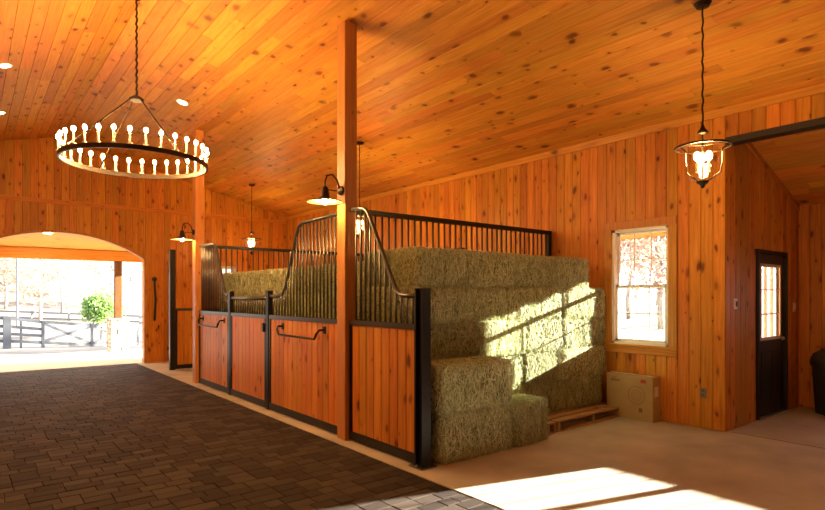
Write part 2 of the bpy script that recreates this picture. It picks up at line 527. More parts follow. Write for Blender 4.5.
# side room outer wall with two high windows outside the picture
SW = [(.795, 1.494), (-.10, .765)]
SZ0, SZ1 = 1.10, 1.90
pcs = [(XR + T, XR + .08, DY + .07, SW[0][1], 0, 2.75), (XR + T, XR + .08, SW[0][0], SW[1][1], 0, 2.75), (XR + T, XR + .08, SW[1][0], Y0, 0, 2.75)]
for a, b in SW: pcs += [(XR + T, XR + .08, a, b, 0, SZ0), (XR + T, XR + .08, a, b, SZ1, 2.75)]
wo = slab('wall_side', pcs, 'wall_z', 'dim pine board outer wall of the side room')
y = DY
while y > 1.5:
    link('board', upright_shared(BW, T, .005, 2.72, 'wall_z'), wo, (XR, y - BW / 2, 0), (0, 0, R(-90)))
    y -= BW
for i, (a, b) in enumerate(SW):
    o = tag(empty('window_%d' % (3 + i), (XR + .05, (a + b) / 2, 0), R(-90)), 'white side room window with upright bars', kind='structure')
    h = (b - a) / 2
    MB().box(-h, -h + .03, 0, .05, SZ0, SZ1).box(h - .03, h, 0, .05, SZ0, SZ1).box(-h, h, 0, .05, SZ0, SZ0 + .03).box(-h, h, 0, .05, SZ1 - .03, SZ1).build('window_frame', 'white', o)
    MB().box(-h + .03, h - .03, .02, .024, SZ0 + .03, SZ1 - .03).build('pane', 'glass', o)
    for q in (1, 2): MB().box(-h + 2 * h * q / 3 - .006, -h + 2 * h * q / 3 + .006, .012, .034, SZ0 + .03, SZ1 - .03).build('muntin', 'white', o)

# door_1
dr = tag(empty('door_1', (DX0, DY + .03, 0)), 'black entry door with a nine-pane upper window', kind='structure')
dw = DX1 - DX0
MB().box(-.035, 0, -.04, .07, .01, DZ + .035).box(dw, dw + .035, -.04, .07, .01, DZ + .035).box(0, dw, -.04, .07, DZ, DZ + .035).build('door_frame', 'door', dr)
gx0, gx1, gz0, gz1 = .13, dw - .13, .97, 1.88
m = MB().box(.004, gx0, 0, .045, .02, DZ - .003).box(gx1, dw - .004, 0, .045, .02, DZ - .003).box(gx0, gx1, 0, .045, .02, gz0).box(gx0, gx1, 0, .045, gz1, DZ - .003)
dl = m.build('door_leaf', 'door', dr)
for px0, px1 in ((.14, dw / 2 - .04), (dw / 2 + .04, dw - .14)):
    MB().cbox(px0, px1, -.008, .002, .22, .82, .006).build('raised_panel', 'door', dl)
gf = MB().box(gx0 - .02, gx0 + .02, -.008, .005, gz0 - .02, gz1 + .02).box(gx1 - .02, gx1 + .02, -.008, .005, gz0 - .02, gz1 + .02).box(gx0, gx1, -.008, .005, gz0 - .02, gz0 + .02).box(gx0, gx1, -.008, .005, gz1 - .02, gz1 + .02).build('glazing_frame', 'ivory', dl)
MB().box(gx0, gx1, .02, .024, gz0, gz1).build('pane', 'glass', dl)
for i in (1, 2):
    xx = gx0 + (gx1 - gx0) * i / 3; MB().box(xx - .007, xx + .007, .005, .038, gz0, gz1).build('muntin', 'white', dl)
    zz = gz0 + (gz1 - gz0) * i / 3; MB().box(gx0, gx1, .006, .037, zz - .007, zz + .007).build('muntin', 'white', dl)
MB().lathe([(0, 0), (.026, 0), (.03, .015), (.02, .03), (0, .032)], n=12).build('door_knob', 'galv', dl, (dw - .07, -.002, .95)).rotation_euler = (R(90), 0, 0)
MB().box(0, dw, -.05, .06, 0, .018).build('threshold', 'galv', dr)
for nm, x, z, lab, cat in (('thermostat', 6.77, 1.41, 'small white thermostat on the pine wall left of the door', 'thermostat'), ('light_switch', 8.63, 1.35, 'ivory light switch plate on the wall right of the door', 'switch')):
    o = tag(empty(nm, (x, DY, z)), lab, cat)
    MB().cbox(-.04, .04, -.016, 0, -.062, .062, .004).build('cover_plate', 'white' if nm == 'thermostat' else 'ivory', o)
    MB().cbox(-.018, .018, -.024, -.0155, -.03, .03, .003).build('rocker' if nm == 'light_switch' else 'display', 'white' if nm == 'light_switch' else 'ink', o)
o = tag(empty('wall_outlet', (XW, 2.90, .40), R(-90)), 'small outlet plate low on the pine wall below the window', 'outlet')
MB().cbox(-.036, .036, -.008, 0, -.058, .058, .003).build('cover_plate', 'tin', o)
for z in (-.024, .024): MB().cbox(-.016, .016, -.012, -.0075, z - .014, z + .014, .002).build('socket', 'ink', o)

# ------------------------------------------------------------------ end wall with the arch (faces -Y)
EWX0, EWX1, EWZ0, EWZ1 = 4.80, 5.18, 1.0, 2.23
we = MB()
N = 24
for i in range(N):                          # over the arch
    a = AX0 + (AX1 - AX0) * i / N; b = AX0 + (AX1 - AX0) * (i + 1) / N
    we.prism([(a, arch_z(a)), (b, arch_z(b)), (b, 4.0), (a, 4.0)], 'y', YE + T, YE + .16)
we.box(XL, AX0, YE + T, YE + .16, 0, 4.0).box(AX1, EWX0, YE + T, YE + .16, 0, 4.0).box(EWX1, XW + .14, YE + T, YE + .16, 0, 3.5)
we.box(EWX0, EWX1, YE + T, YE + .16, 0, EWZ0).box(EWX0, EWX1, YE + T, YE + .16, EWZ1, 3.6)
we.prism([(XL, 3.5), (XW + .14, 3.5), (XW + .14, 3.6), (RIDGE, ceil_z(RIDGE) + .05), (XL, 3.6)], 'y', YE + T, YE + .16)
we = tag(we.build('wall_back', 'wall_z'), 'knotty pine end wall above the arched doorway', kind='structure')
ZB = 3.43
x = XL
while x < XW - .01:
    w = min(BW, XW - x); xc = x + w / 2
    def base(xx): return arch_z(xx) if AX0 < xc < AX1 else .005
    segs = [(base(x), base(x + w), ZB - .04, ZB - .04)]
    if EWX0 - .02 < xc + w / 2 and xc - w / 2 < EWX1 + .02:
        segs = [(.005, .005, EWZ0 - .02, EWZ0 - .02), (EWZ1 + .02, EWZ1 + .02, ZB - .04, ZB - .04)]
    if xc > -1.2:
        for a0, a1, b0, b1 in segs:
            upright(w, T, a0, b0, a1, b1).build('board', 'wall_z', we, (xc, YE, 0))
        upright(w, T, ZB + .04, ceil_z(x), ZB + .04, ceil_z(x + w)).build('board', 'wall_z', we, (xc, YE, 0))
    x += BW
tag(MB().cbox(XL, XW - .03, YE - .012, YE + .02, ZB - .045, ZB + .045, .004).build('trim_4', 'trim_x'), 'horizontal pine band across the end wall', kind='structure')
# arch casing
ac = MB(); n = 32
pts = [(AX0, 0)] + [(AX0 + (AX1 - AX0) * i / n, arch_z(AX0 + (AX1 - AX0) * i / n)) for i in range(n + 1)] + [(AX1, 0)]
for i in range(len(pts) - 1):
    (a, za), (b, zb) = pts[i], pts[i + 1]
    if i == 0: ac.box(a - .0, a + .04, YE - .015, YE + .18, 0, zb)
    elif i == len(pts) - 2: ac.box(b - .04, b, YE - .015, YE + .18, 0, za)
    else: ac.prism([(a, za - .04), (b, zb - .04), (b, zb), (a, za)], 'y', YE - .015, YE + .18)
tag(ac.build('trim_5', 'trim_z'), 'pale pine lining of the arched doorway', kind='structure')
window('window_2', EWX1 - EWX0, EWZ0, EWZ1, 2, 3, Matrix.Translation(((EWX0 + EWX1) / 2, YE, 0)), 'small white window in the end wall behind the stall', mix=(3, 3))
# black pull bar on the end wall
o = tag(empty('door_pull', (3.29, YE, 0)), 'long black iron pull bar on the end wall beside the arch', 'handle')
MB().tube([(0, -.05, .95), (0, -.06, 1.1), (.015, -.065, 1.4), (0, -.06, 1.7), (0, -.05, 1.85)], .026).build('bar', 'black', o)
MB().lathe([(0, 0), (.05, 0), (.055, .03), (0, .04)], n=12).build('rose', 'black', o, (0, 0, 1.88)).rotation_euler = (R(90), 0, 0)
for z in (.95, 1.85): MB().tube([(0, 0, z), (0, -.05, z)], .014).build('bracket', 'black', o)

# unseen walls that close the barn
slab('wall_left', [(XL - .12, XL, Y0, YE + .16, 0, 3.6)], 'wall_z', 'pine board wall across the aisle')
m = MB(); m.prism([(XL, 0), (XR + .08, 0), (XR + .08, 2.6), (XW, 3.6), (RIDGE, ceil_z(RIDGE) + .05), (XL, 3.6)], 'y', Y0 - .12, Y0)
tag(m.build('wall_front', 'wall_z'), 'pine board wall at the near end', kind='structure')

# ------------------------------------------------------------------ ceilings
def ceiling(name, xa, xb, label, rows, yr, seed):
    za, zb = ceil_z(xa), ceil_z(xb)
    o = tag(MB().prism([(xa, za + .03), (xb, zb + .03), (xb, zb + .10), (xa, za + .10)], 'y', Y0 - .1, YE + .16).build(name, 'ceil_y'), label, kind='structure')
    return o
PW = .14; ang = math.atan(PITCH); LEN = (1.5, 2.1, 2.7, 3.3)
pmesh = {}
for L in LEN:
    m = MB(); P = board_profile(PW, .02, .004)
    m.prism([(x, y) for x, y in P], 'y', -L / 2 + .001, L / 2 - .001)
    pmesh[L] = m.mesh('plank', 'ceil_y')
def plank_rows(parent, side, nrow, seed):
    rr = random.Random(seed)
    for k in range(nrow):
        s = (k + .5) * PW
        x = RIDGE + side * s * math.cos(ang); z = ceil_z(RIDGE) - s * math.sin(ang)
        y = YE + .1 - rr.random() * 1.8
        ylim = .2 if side > 0 else 3.5
        first = YE - y
        if first > .1:
            m = MB(); m.prism(board_profile(PW, .02, .004), 'y', -first / 2, first / 2 - .001)
            link('plank', m.mesh('plank', 'ceil_y'), parent, (x, y + first / 2, z), (0, side * ang, 0))
        while y > ylim:
            L = rr.choice(LEN); link('plank', pmesh[L], parent, (x, y - L / 2, z), (0, side * ang, 0)); y -= L
cr = ceiling('ceiling', RIDGE, XW + .14, 'knotty pine plank ceiling sloping down to the window wall', 0, 0, 0)
cl = ceiling('ceiling', XL - .1, RIDGE, 'knotty pine plank ceiling sloping away left of the ridge', 0, 0, 0)
plank_rows(cr, 1, 37, 5)
plank_rows(cl, -1, 16, 6)
# lean-to roof over the side room and the outside wall
XEV = 9.42
lr = tag(MB().prism([(XW + .15, lean_z(XW + .15) + .02), (XEV, lean_z(XEV) + .02), (XEV, lean_z(XEV) + .10), (XW + .15, lean_z(XW + .15) + .10)], 'y', Y0, YE + .1).build('ceiling', 'ceil_y'),
         'low plank ceiling of the side room sloping outward', kind='structure')
la = math.atan(.344); ln = (XEV - XW - .15) / math.cos(la); k = 0
rr = random.Random(11)
while (k + 1) * PW < ln:
    s = (k + .5) * PW; x = XW + .15 + s * math.cos(la); z = lean_z(XW + .15) - s * math.sin(la)
    y = 5.5 - rr.random()
    while y > .6:
        L = rr.choice(LEN); link('plank', pmesh[L], lr, (x, y - L / 2, z), (0, la, 0)); y -= L
    k += 1
m = MB(); yv = Y0; fv = []
n = int((9 - Y0) / .02)
for i in range(n + 1):
    y = Y0 + i * .02; w = .022 * math.sin(2 * math.pi * y / .15)
    for dz in (0, .006): fv += [(XEV - .05, y, lean_z(XEV - .05) + .13 + w + dz), (XEV + .10, y, lean_z(XEV + .10) + .04 + w + dz)]
ff = []
for i in range(n):
    a = i * 4; b = a + 4
    ff += [(a, a + 1, b + 1, b), (a + 2, b + 2, b + 3, a + 3), (a + 1, a + 3, b + 3, b + 1)]
m.add(fv, ff)
m.build('corrugated_edge', 'tin', lr)

# ------------------------------------------------------------------ timber posts
XS = 3.13                                   # stall front plane
for yc, lab in ((5.03, 'tall square pine post between the two stall panels'), (9.88, 'square pine post at the far end of the stall')):
    o = MB().cbox(3.05, 3.20, yc - .08, yc + .08, 0, ceil_z(3.2) + .0, .006).build('timber_post', 'post_z')
    tag(o, lab, 'post')

# ------------------------------------------------------------------ stall fronts and partitions
# local frame: x runs along the panel, y across, z up; the panel's face looks to -y
BAR = .012
def panel(name, label, cat, loc, rz, length, top_pts, boards=True, bar_gap=.08, mid=1.2, bottom=.015, kick=.10, top_r=.021, ends=(True, True), board_mat='stall_z', bars=True, handle=None, group=None):
    """top_pts: path (x, z) of the top tube"""
    o = tag(empty(name, loc, rz), label, cat, group)
    MB().box(0, length, -.03, .03, bottom, kick).build('bottom_rail', 'black', o)
    MB().box(0, length, -.028, .028, mid, mid + .05).build('middle_rail', 'rail', o)
    if ends[0]: MB().box(0, .035, -.029, .029, kick, mid).build('stile', 'black', o)
    if ends[1]: MB().box(length - .035, length, -.029, .029, kick, mid).build('stile', 'black', o)
    x = .035 if ends[0] else 0; x1 = length - (.035 if ends[1] else 0)
    n = max(1, round((x1 - x) / .128)); w = (x1 - x) / n
    me = upright_shared(w, .036, kick, mid, board_mat)
    for i in range(n):
        link('board', me, o, (x + (i + .5) * w, -.018, 0))
    if top_pts:
        MB().tube([(a, 0, b) for a, b in top_pts], top_r, 10).build('top_rail', 'rail', o, smooth=True)
        def tz(xx):
            for (a, za), (b, zb) in zip(top_pts, top_pts[1:]):
                if min(a, b) <= xx <= max(a, b) and abs(a - b) > 1e-6:
                    return za + (zb - za) * (xx - a) / (b - a)
            return None
        if bars:
            n = int(length / bar_gap); bmesh_ = {}
            for i in range(1, n):
                xx = length * i / n
                z = tz(xx)
                if z is None or z < mid + .08: continue
                key = round(z, 3)
                if key not in bmesh_: bmesh_[key] = MB().tube([(0, 0, mid + .045), (0, 0, z - .01)], BAR, 6).mesh('bar', 'rail', True)
                link('bar', bmesh_[key], o, (xx, 0, 0))
    if handle:
        a, b, z = handle
        MB().tube([(a - .02, -.02, z), (a - .02, -.09, z), (a, -.11, z - .04), (a + .05, -.11, z - .10), (b - .05, -.11, z - .10), (b, -.11, z - .04), (b + .02, -.09, z), (b + .02, -.02, z)], .014, 8).build('blanket_bar', 'bronze', o, smooth=True)
        for q in (a - .02, b + .02): MB().cbox(q - .03, q + .03, -.03, -.018, z - .04, z + .04, .003).build('bracket', 'bronze', o)
    return o
def bend(pts, n=5, r=.10):
    """round the corners of a path"""
    out = [pts[0]]
    for p0, p1, p2 in zip(pts, pts[1:], pts[2:]):
        a = Vector(p1) + (Vector(p0) - Vector(p1)).normalized() * r
        c = Vector(p1) + (Vector(p2) - Vector(p1)).normalized() * r
        for i in range(n + 1):
            t = i / n
            out.append(tuple(a * (1 - t) ** 2 + Vector(p1) * 2 * t * (1 - t) + c * t * t))
    return out + [pts[-1]]
ALONG = R(-90)                              # local x -> -Y world (towards the camera), local -y -> -X (aisle)
# near stub: Y 4.93 (post) .. 3.83 (steel end post)
yb = 4.945
panel('stall_panel', 'short stall panel ending at the black steel post by the hay', 'stall panel', (XS, yb, 0), ALONG, 1.11,
      bend([(.0, 2.40), (.27, 2.39), (.80, 1.505), (1.11, 1.50)]))
o = tag(empty('steel_end_post', (XS, 3.785, 0)), 'black steel channel post at the near end of the stall front', 'post')
MB().box(-.05, .05, -.05, -.035, .012, 1.56).box(-.05, .05, .035, .05, .012, 1.56).box(-.012, .012, -.035, .035, .012, 1.56).box(-.05, .05, -.05, .05, 1.56, 1.568).build('channel', 'black', o)
MB().cbox(-.09, .09, -.09, .09, 0, .012, .003).build('base_plate', 'black', o)
for sx in (-1, 1):
    MB().lathe([(0, .012), (.012, .012), (.012, .026), (0, .026)], n=6).build('anchor_bolt', 'galv', o, (sx * .07, 0, 0))
# right-hand panel of the stall: Y 6.93 .. 5.12
ya = 6.93
panel('stall_panel', 'barred stall panel with a swept-up rail right of the stall door', 'stall panel', (XS, ya, 0), ALONG, ya - 5.115,
      bend([(0, 1.50), (.27, 1.50), (.40, 1.54), (.80, 2.37), (ya - 5.115, 2.39)]), handle=(.42, 1.43, 1.12))
# gate posts
for yy, lab in ((6.985, 'slim black steel gate post right of the stall door'), (8.36, 'slim black steel gate post left of the stall door')):
    o = tag(empty('gate_post', (XS, yy, 0)), lab, 'post')
    MB().cbox(-.035, .035, -.04, .04, .0, 1.56, .004).build('tube', 'black', o)
    MB().cbox(-.037, .037, -.042, .042, 1.56, 1.572, .003).build('cap', 'rail', o)
# stall door
o = panel('stall_door', 'low stall door of pine boards with short bars between gate posts', 'door', (XS, 8.305, 0), ALONG, 8.305 - 7.04, [(0, 1.47), (8.305 - 7.04, 1.47)], top_r=.024)
MB().cbox(1.19, 1.24, -.05, -.03, 1.02, 1.14, .004).build('latch', 'black', o)
MB().cbox(.0, .05, -.045, -.03, .3, .42, .004).build('hinge', 'black', o)
# left panel of the stall
panel('stall_panel', 'barred stall panel with a swept-up rail left of the stall door', 'stall panel', (XS, 9.785, 0), ALONG, 9.785 - 8.41,
      bend([(0, 2.36), (.74, 2.35), (1.17, 1.53), (1.375, 1.50)]), handle=(.22, 1.18, 1.12))
# partitions across
XP0, XP1 = 3.21, XW - .005
for yy, lab, top, bg in ((5.03, 'black barred partition with a flat top rail behind the near hay', 2.385, .09), (9.88, 'black barred partition at the far end of the hay stall', 2.35, .10)):
    o = panel('stall_partition', lab, 'partition', (XP0, yy, 0), 0, XP1 - XP0, [(0, top), (XP1 - XP0, top)], bar_gap=bg, top_r=.01)
    MB().box(0, XP1 - XP0, -.025, .025, top - .01, top + .045).build('top_channel', 'black', o)
    MB().box(XP1 - XP0 - .06, XP1 - XP0, -.03, .03, 1.25, top + .045).build('wall_stile', 'black', o)
# low partition of the next bay with its tall post
panel('stall_partition', 'low board partition without bars in the bay by the end wall', 'partition', (3.30, 11.90, 0), 0, XP1 - 3.30, None)
tag(MB().cbox(3.19, 3.295, 11.85, 11.95, 0, 2.44, .005).build('gate_post', 'black'), 'tall black steel post in front of the end wall', 'post')
# wall rack in the stall
o = tag(empty('hay_rack', (XW, 7.15, 0), R(-90)), 'black iron wall rack seen above the hay through the partition', 'rack')
MB().tube([(-.36, -.02, 2.30), (.36, -.02, 2.30)], .015).tube([(-.36, -.16, 2.24), (.36, -.16, 2.24)], .015).tube([(-.36, 0, 2.30), (-.36, -.16, 2.24)], .012).tube([(.36, 0, 2.30), (.36, -.16, 2.24)], .012).build('frame', 'black', o)
for i in range(7):
    MB().tube([(-.3 + .1 * i, -.02, 2.30), (-.3 + .1 * i, -.16, 2.24), (-.3 + .1 * i, -.04, 1.95), (-.3 + .1 * i, 0, 1.93)], .007, 6).build('rung', 'black', o)

# ------------------------------------------------------------------ hay bales
BL, BD, BH = .90, .42, .37
def bale_core(seed):
    g = np.random.default_rng(seed)
    nx, ny, nz = 12, 6, 6
    vv = []; ids = {}; F = []
    def vid(i, j, k):
        if (i, j, k) not in ids:
            u, v, w = 2 * i / nx - 1, 2 * j / ny - 1, 2 * k / nz - 1
            p = np.array([u * BL / 2, v * BD / 2, w * BH / 2])
            e = [abs(u) > .999, abs(v) > .999, abs(w) > .999]
            sh = .034 if sum(e) == 2 else (.046 if sum(e) == 3 else 0)
            for q in range(3):
                if e[q]: p[q] -= math.copysign(sh, p[q])
            p += g.normal(0, .006, 3)
            for q in range(3): p[q] -= math.copysign(.012, p[q])
            ids[i, j, k] = len(vv); vv.append(tuple(p))
        return ids[i, j, k]
    for a in range(nx):
        for b in range(ny):
            for k in (0, nz): F.append((vid(a, b, k), vid(a + 1, b, k), vid(a + 1, b + 1, k), vid(a, b + 1, k)))
        for b in range(nz):
            for k in (0, ny): F.append((vid(a, k, b), vid(a + 1, k, b), vid(a + 1, k, b + 1), vid(a, k, b + 1)))
    for a in range(ny):
        for b in range(nz):
            for k in (0, nx): F.append((vid(k, a, b), vid(k, a + 1, b), vid(k, a + 1, b + 1), vid(k, a, b + 1)))
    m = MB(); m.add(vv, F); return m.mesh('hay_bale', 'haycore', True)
def bale_strands(seed, n=8500):
    g = np.random.default_rng(seed)
    half = np.array([BL, BD, BH]) / 2
    areas = np.array([BD * BH, BL * BH, BL * BD])
    face = g.choice(3, n, p=areas / areas.sum()); sign = g.choice([-1., 1.], n)
    p = g.uniform(-1, 1, (n, 3)) * half
    nor = np.zeros((n, 3)); nor[np.arange(n), face] = sign
    # flakes: strands cluster in slices along the bale and stand proud by slice
    fl_id = np.floor((p[:, 0] / BL + .5) * 9).astype(int)
    depth = g.normal(0, .016, 10)[fl_id] + g.normal(0, .006, n)
    p[np.arange(n), face] = sign * (half[face] - .008 + np.abs(depth) * .6)
    rr_ = .075
    inner = np.clip(p, -half + rr_, half - rr_); dv = p - inner; dl_ = np.linalg.norm(dv, axis=1)[:, None] + 1e-9
    edge = (np.abs(dv) > .004).sum(1) >= 2
    p = np.where(edge[:, None], inner + dv / dl_ * np.minimum(dl_, rr_ + .004), p)
    nor = np.where(edge[:, None], dv / dl_, nor)
    d = g.normal(0, 1, (n, 3)) * np.array([.55, .8, 1.35])
    d -= nor * (d * nor).sum(1)[:, None] * .80
    d /= np.linalg.norm(d, axis=1)[:, None]
    L = g.uniform(.04, .15, n) * np.where(g.random(n) < .12, 1.5, 1)
    W = g.uniform(.0012, .0033, n)
    big = g.random(n) < .05; L[big] *= 1.9; W[big] *= 1.5
    side = np.cross(d, nor + g.normal(0, .5, (n, 3))); side /= np.linalg.norm(side, axis=1)[:, None] + 1e-9
    lift = g.uniform(-.004, .012, n); wild = g.random(n) < .09; lift[wild] += g.uniform(.008, .034, wild.sum())
    a = p - d * L[:, None] * .5 - nor * .004
    c = p + d * L[:, None] * .5 + nor * lift[:, None]
    b = p + nor * (.006 + lift * .35)[:, None] + g.normal(0, .004, (n, 3))
    lim = half + .004
    a = np.clip(a, -lim, lim); b = np.clip(b, -lim, lim); c = np.clip(c, -lim - .010, lim + .010)
    w = side * W[:, None]
    V = np.stack([a - w, a + w, b - w, b + w, c - w * .6, c + w * .6], 1).reshape(-1, 3)
    i = np.arange(n)[:, None] * 6
    F = np.concatenate([i + np.array([0, 1, 3, 2]), i + np.array([2, 3, 5, 4])], 0)
    me = bpy.data.meshes.new('loose_strands')
    me.vertices.add(len(V)); me.vertices.foreach_set('co', V.ravel())
    me.loops.add(F.size); me.loops.foreach_set('vertex_index', F.ravel().astype(np.int32))
    me.polygons.add(len(F)); me.polygons.foreach_set('loop_start', np.arange(len(F), dtype=np.int32) * 4)
    me.update(calc_edges=True); me.validate()
    me.materials.append(M['hay'])
    return me
bales = [(bale_core(20 + i), bale_strands(40 + i)) for i in range(4)]
hr = random.Random(9)
def bale(x0, x1, y0, y1, z0, z1, label, group, jit=.012):
    core, st = bales[hr.randrange(4)]
    dx, dy, dz = x1 - x0, y1 - y0, z1 - z0
    turn = dy > dx
    c = ((x0 + x1) / 2 + hr.uniform(-jit, jit), (y0 + y1) / 2 + hr.uniform(-jit, jit), (z0 + z1) / 2)
    a, b = (dy, dx) if turn else (dx, dy)
    o = link('hay_bale', core, None, c, (hr.uniform(-.02, .02), hr.uniform(-.008, .008), (R(90) if turn else 0) + hr.choice((0, math.pi)) + hr.uniform(-.03, .03)), (a / BL * .985, b / BD, dz / BH * .985))
    tag(o, label, 'hay bale', group)
    s = link('loose_strands', st, o); tag(s, kind='stuff')
    return o
LAY = ['bottom', 'second', 'third', 'fourth', 'top']
ZP = .125; HZ = (1.965 - ZP) / 5
widths = [[.80, .80, .80, .76], [.66, .95, .62, .98], [.92, .70, .90, .70], [.72, .62, .95, .92], [.70, .78, .72, .64]]
for l in range(5):
    z0, z1 = ZP + l * HZ, ZP + (l + 1) * HZ
    for row, (ya_, yb_) in enumerate(((4.10, 4.50), (4.53, 4.93))):
        x = 3.27; ws_ = widths[l] if row == 0 else widths[l][::-1]
        for i, w in enumerate(ws_):
            dy = hr.uniform(-.010, .010) if row == 0 else 0
            bale(x, x + w, ya_ + dy, yb_ + dy * .5, z0, z1,
                 '%s-layer hay bale in the %s row on the pallets, %s from the steel post' % (LAY[l], ('front', 'rear')[row], ORD[i]), 'hay bales stacked by the window')
            x += w - .004
# short stack in front
bale(3.26, 4.20, 3.67, 4.085, .0, .44, 'large hay bale on the floor right beside the black steel post', 'loose bales in front of the stack')
bale(3.27, 4.22, 3.69, 4.085, .44, .88, 'hay bale topping the low front stack beside the black steel post', 'loose bales in front of the stack')
bale(4.22, 4.74, 3.66, 4.085, .0, .43, 'small single hay bale on the floor beside the pallet corner', 'loose bales in front of the stack')
# stall full of hay behind the bars
for l in range(5):
    h5 = 1.885 / 5
    yq = 5.12
    for i, w in enumerate([.95, .90, .95, .92, .94] if l % 2 else [.92, .95, .90, .95, .94]):
        bale(3.46, 3.90, yq, yq + w, l * h5, (l + 1) * h5,
             '%s-layer hay bale inside the barred stall, %s from the tall pine post' % (LAY[l], ORD[i]), 'hay bales inside the stall')
        yq += w + .003

# ------------------------------------------------------------------ pallets and carton
def pallet(x0, x1, y0, y1, rz, label):
    w, d = x1 - x0, y1 - y0
    o = tag(empty('pallet', ((x0 + x1) / 2, (y0 + y1) / 2, 0), rz), label, 'pallet', 'pallets under the hay')
    n = max(3, int(d / .14)); e = d / n
    sm = MB().cbox(-w / 2, w / 2, -e / 2 + .018, e / 2 - .018, 0, .02, .003).mesh('slat', 'pallet_x')
    for i in range(n): link('slat', sm, o, (0, -d / 2 + (i + .5) * e, .10))
    for i in range(0, n, max(1, n // 3)): link('slat', sm, o, (0, -d / 2 + (i + .5) * e, .0))
    for i in (-1, 0, 1):
        MB().box(i * (w / 2 - .025) - .02, i * (w / 2 - .025) + .02, -d / 2 + .01, d / 2 - .01, .02, .10).build('stringer', 'pallet_x', o)
    return o
pallet(3.30, 5.02, 4.09, 4.95, 0, 'rough wooden pallet under the hay nearest the stall front')
pallet(5.06, 6.46, 3.80, 4.93, R(1), 'rough wooden pallet jutting out under the hay by the carton')
# offcut pallet end that pokes out beside the single bale
pallet(4.77, 5.03, 3.78, 4.08, 0, 'short pallet end poking out beside the single hay bale')

o = tag(empty('carton', (6.42, 3.69, 0), R(-2)), 'brown cardboard appliance carton on the floor below the window', 'carton')
cx, cy, cz = .09, .31, .53
MB().cbox(-cx, cx, -cy, cy, 0, cz, .004).build('box_body', 'carton', o)
for s_ in (-1, 1):
    MB().cbox(-cx + .001, cx - .001, s_ * .003, s_ * (cy - .001), cz, cz + .004, .001).build('lid_flap', 'carton', o)
MB().box(-.03, .03, -cy - .0, cy + .0, cz + .0041, cz + .0049).build('tape', 'ivory', o)
def dec(name, y0, y1, z0, z1, mat): return MB().box(-cx - .0012, -cx, y0, y1, z0, z1).build(name, mat, o)
dec('red_sticker', -.225, -.155, .455, .495, 'red')
m = MB()
for i, (a, b, z) in enumerate(((.17, .235, .478), (.12, .25, .455), (.14, .25, .442))): m.box(-cx - .0012, -cx, a, b, z, z + .009)
m.build('printed_lines', 'ink', o)
ringp = MB()
for k in range(32):
    a0, a1 = 2 * math.pi * k / 32, 2 * math.pi * (k + 1) / 32
    for r0, r1 in ((.106, .112), (.06, .063)):
        q = [(-cx - .0012, -.10 + r * math.cos(a), .30 + r * math.sin(a)) for a, r in ((a0, r0), (a1, r0), (a1, r1), (a0, r1))]
        ringp.add(q, [(0, 1, 2, 3)])
ringp.build('fan_outline', 'ink', o)
dec('handling_mark', -.18, -.13, .10, .15, 'ink')
MB().box(-.05, .03, -cy - .0012, -cy, .30, .42).build('shipping_label', 'label', o)

# dark bin in the side room
o = tag(empty('trash_bin', (8.52, 2.18, 0)), 'black round bin with a domed lid at the side room wall', 'bin')
MB().lathe([(0, .02), (.20, .02), (.235, .62), (.245, .62), (.245, .66), (.0, .66)], n=24).build('bin_body', 'rubber', o, smooth=False)
MB().lathe([(.255, .62), (.258, .68), (.22, .77), (.12, .83), (0, .85)], n=24).build('lid', 'rubber', o, smooth=True)
MB().box(-.14, -.02, -.232, -.225, .42, .52).build('paper_label', 'label', o)
for a in (45, 165, 285): MB().lathe([(0, 0), (.03, 0), (.03, .02), (0, .02)], (.15 * math.cos(R(a)), .15 * math.sin(R(a)), 0), 10).build('foot', 'rubber', o)

# ------------------------------------------------------------------ lamps
def sphere_prof(r, z, n=8, stretch=1.35):
    return [(max(1e-4, r * math.sin(math.pi * i / n)), z - r * stretch * math.cos(math.pi * i / n)) for i in range(n + 1)]
# ring chandelier
CX, CY, CZ, CR = 1.42, 6.55, 2.93, .713
ch = tag(empty('chandelier', (CX, CY, CZ)), 'large ring chandelier of candle bulbs on a long chain', 'chandelier')
MB().lathe([(CR - .010, -.02), (CR + .010, -.02), (CR + .010, .026), (CR - .010, .026)], n=96, close=True).build('ring', 'bronze', ch)
MB().lathe([(.0001, .67), (.07, .67), (.075, .69), (.05, .71), (.0001, .74)], n=24).build('hub', 'bronze', ch)
for k in range(4):
    a = R(20 + 90 * k); c_, s_ = math.cos(a), math.sin(a)
    MB().tube([(.065 * c_, .065 * s_, .68), (CR * c_, CR * s_, .03)], .009, 6).build('strap', 'bronze', ch)
zc = ceil_z(CX) - CZ
MB().tube([(.006 * math.sin(i * 2.1), .006 * math.cos(i * 1.7), .74 + (zc - .78) * i / 40) for i in range(41)], .011, 6).build('chain', 'bronze', ch)
MB().lathe([(.0001, zc - .07), (.03, zc - .065), (.07, zc - .03), (.075, zc - .005), (.0001, zc - .005)], n=20).build('ceiling_canopy', 'bronze', ch)
cand = MB().lathe([(.0001, .0), (.022, .0), (.024, .008), (.010, .012), (.010, .118), (.0001, .118)], n=10).mesh('candle', 'candle')
blb = MB().lathe(sphere_prof(.019, .146), n=8).mesh('bulb', 'bulb', True)
for k in range(32):
    a = 2 * math.pi * (k + .5) / 32
    c = link('candle', cand, ch, (CR * math.cos(a), CR * math.sin(a), .031)); link('bulb', blb, c)

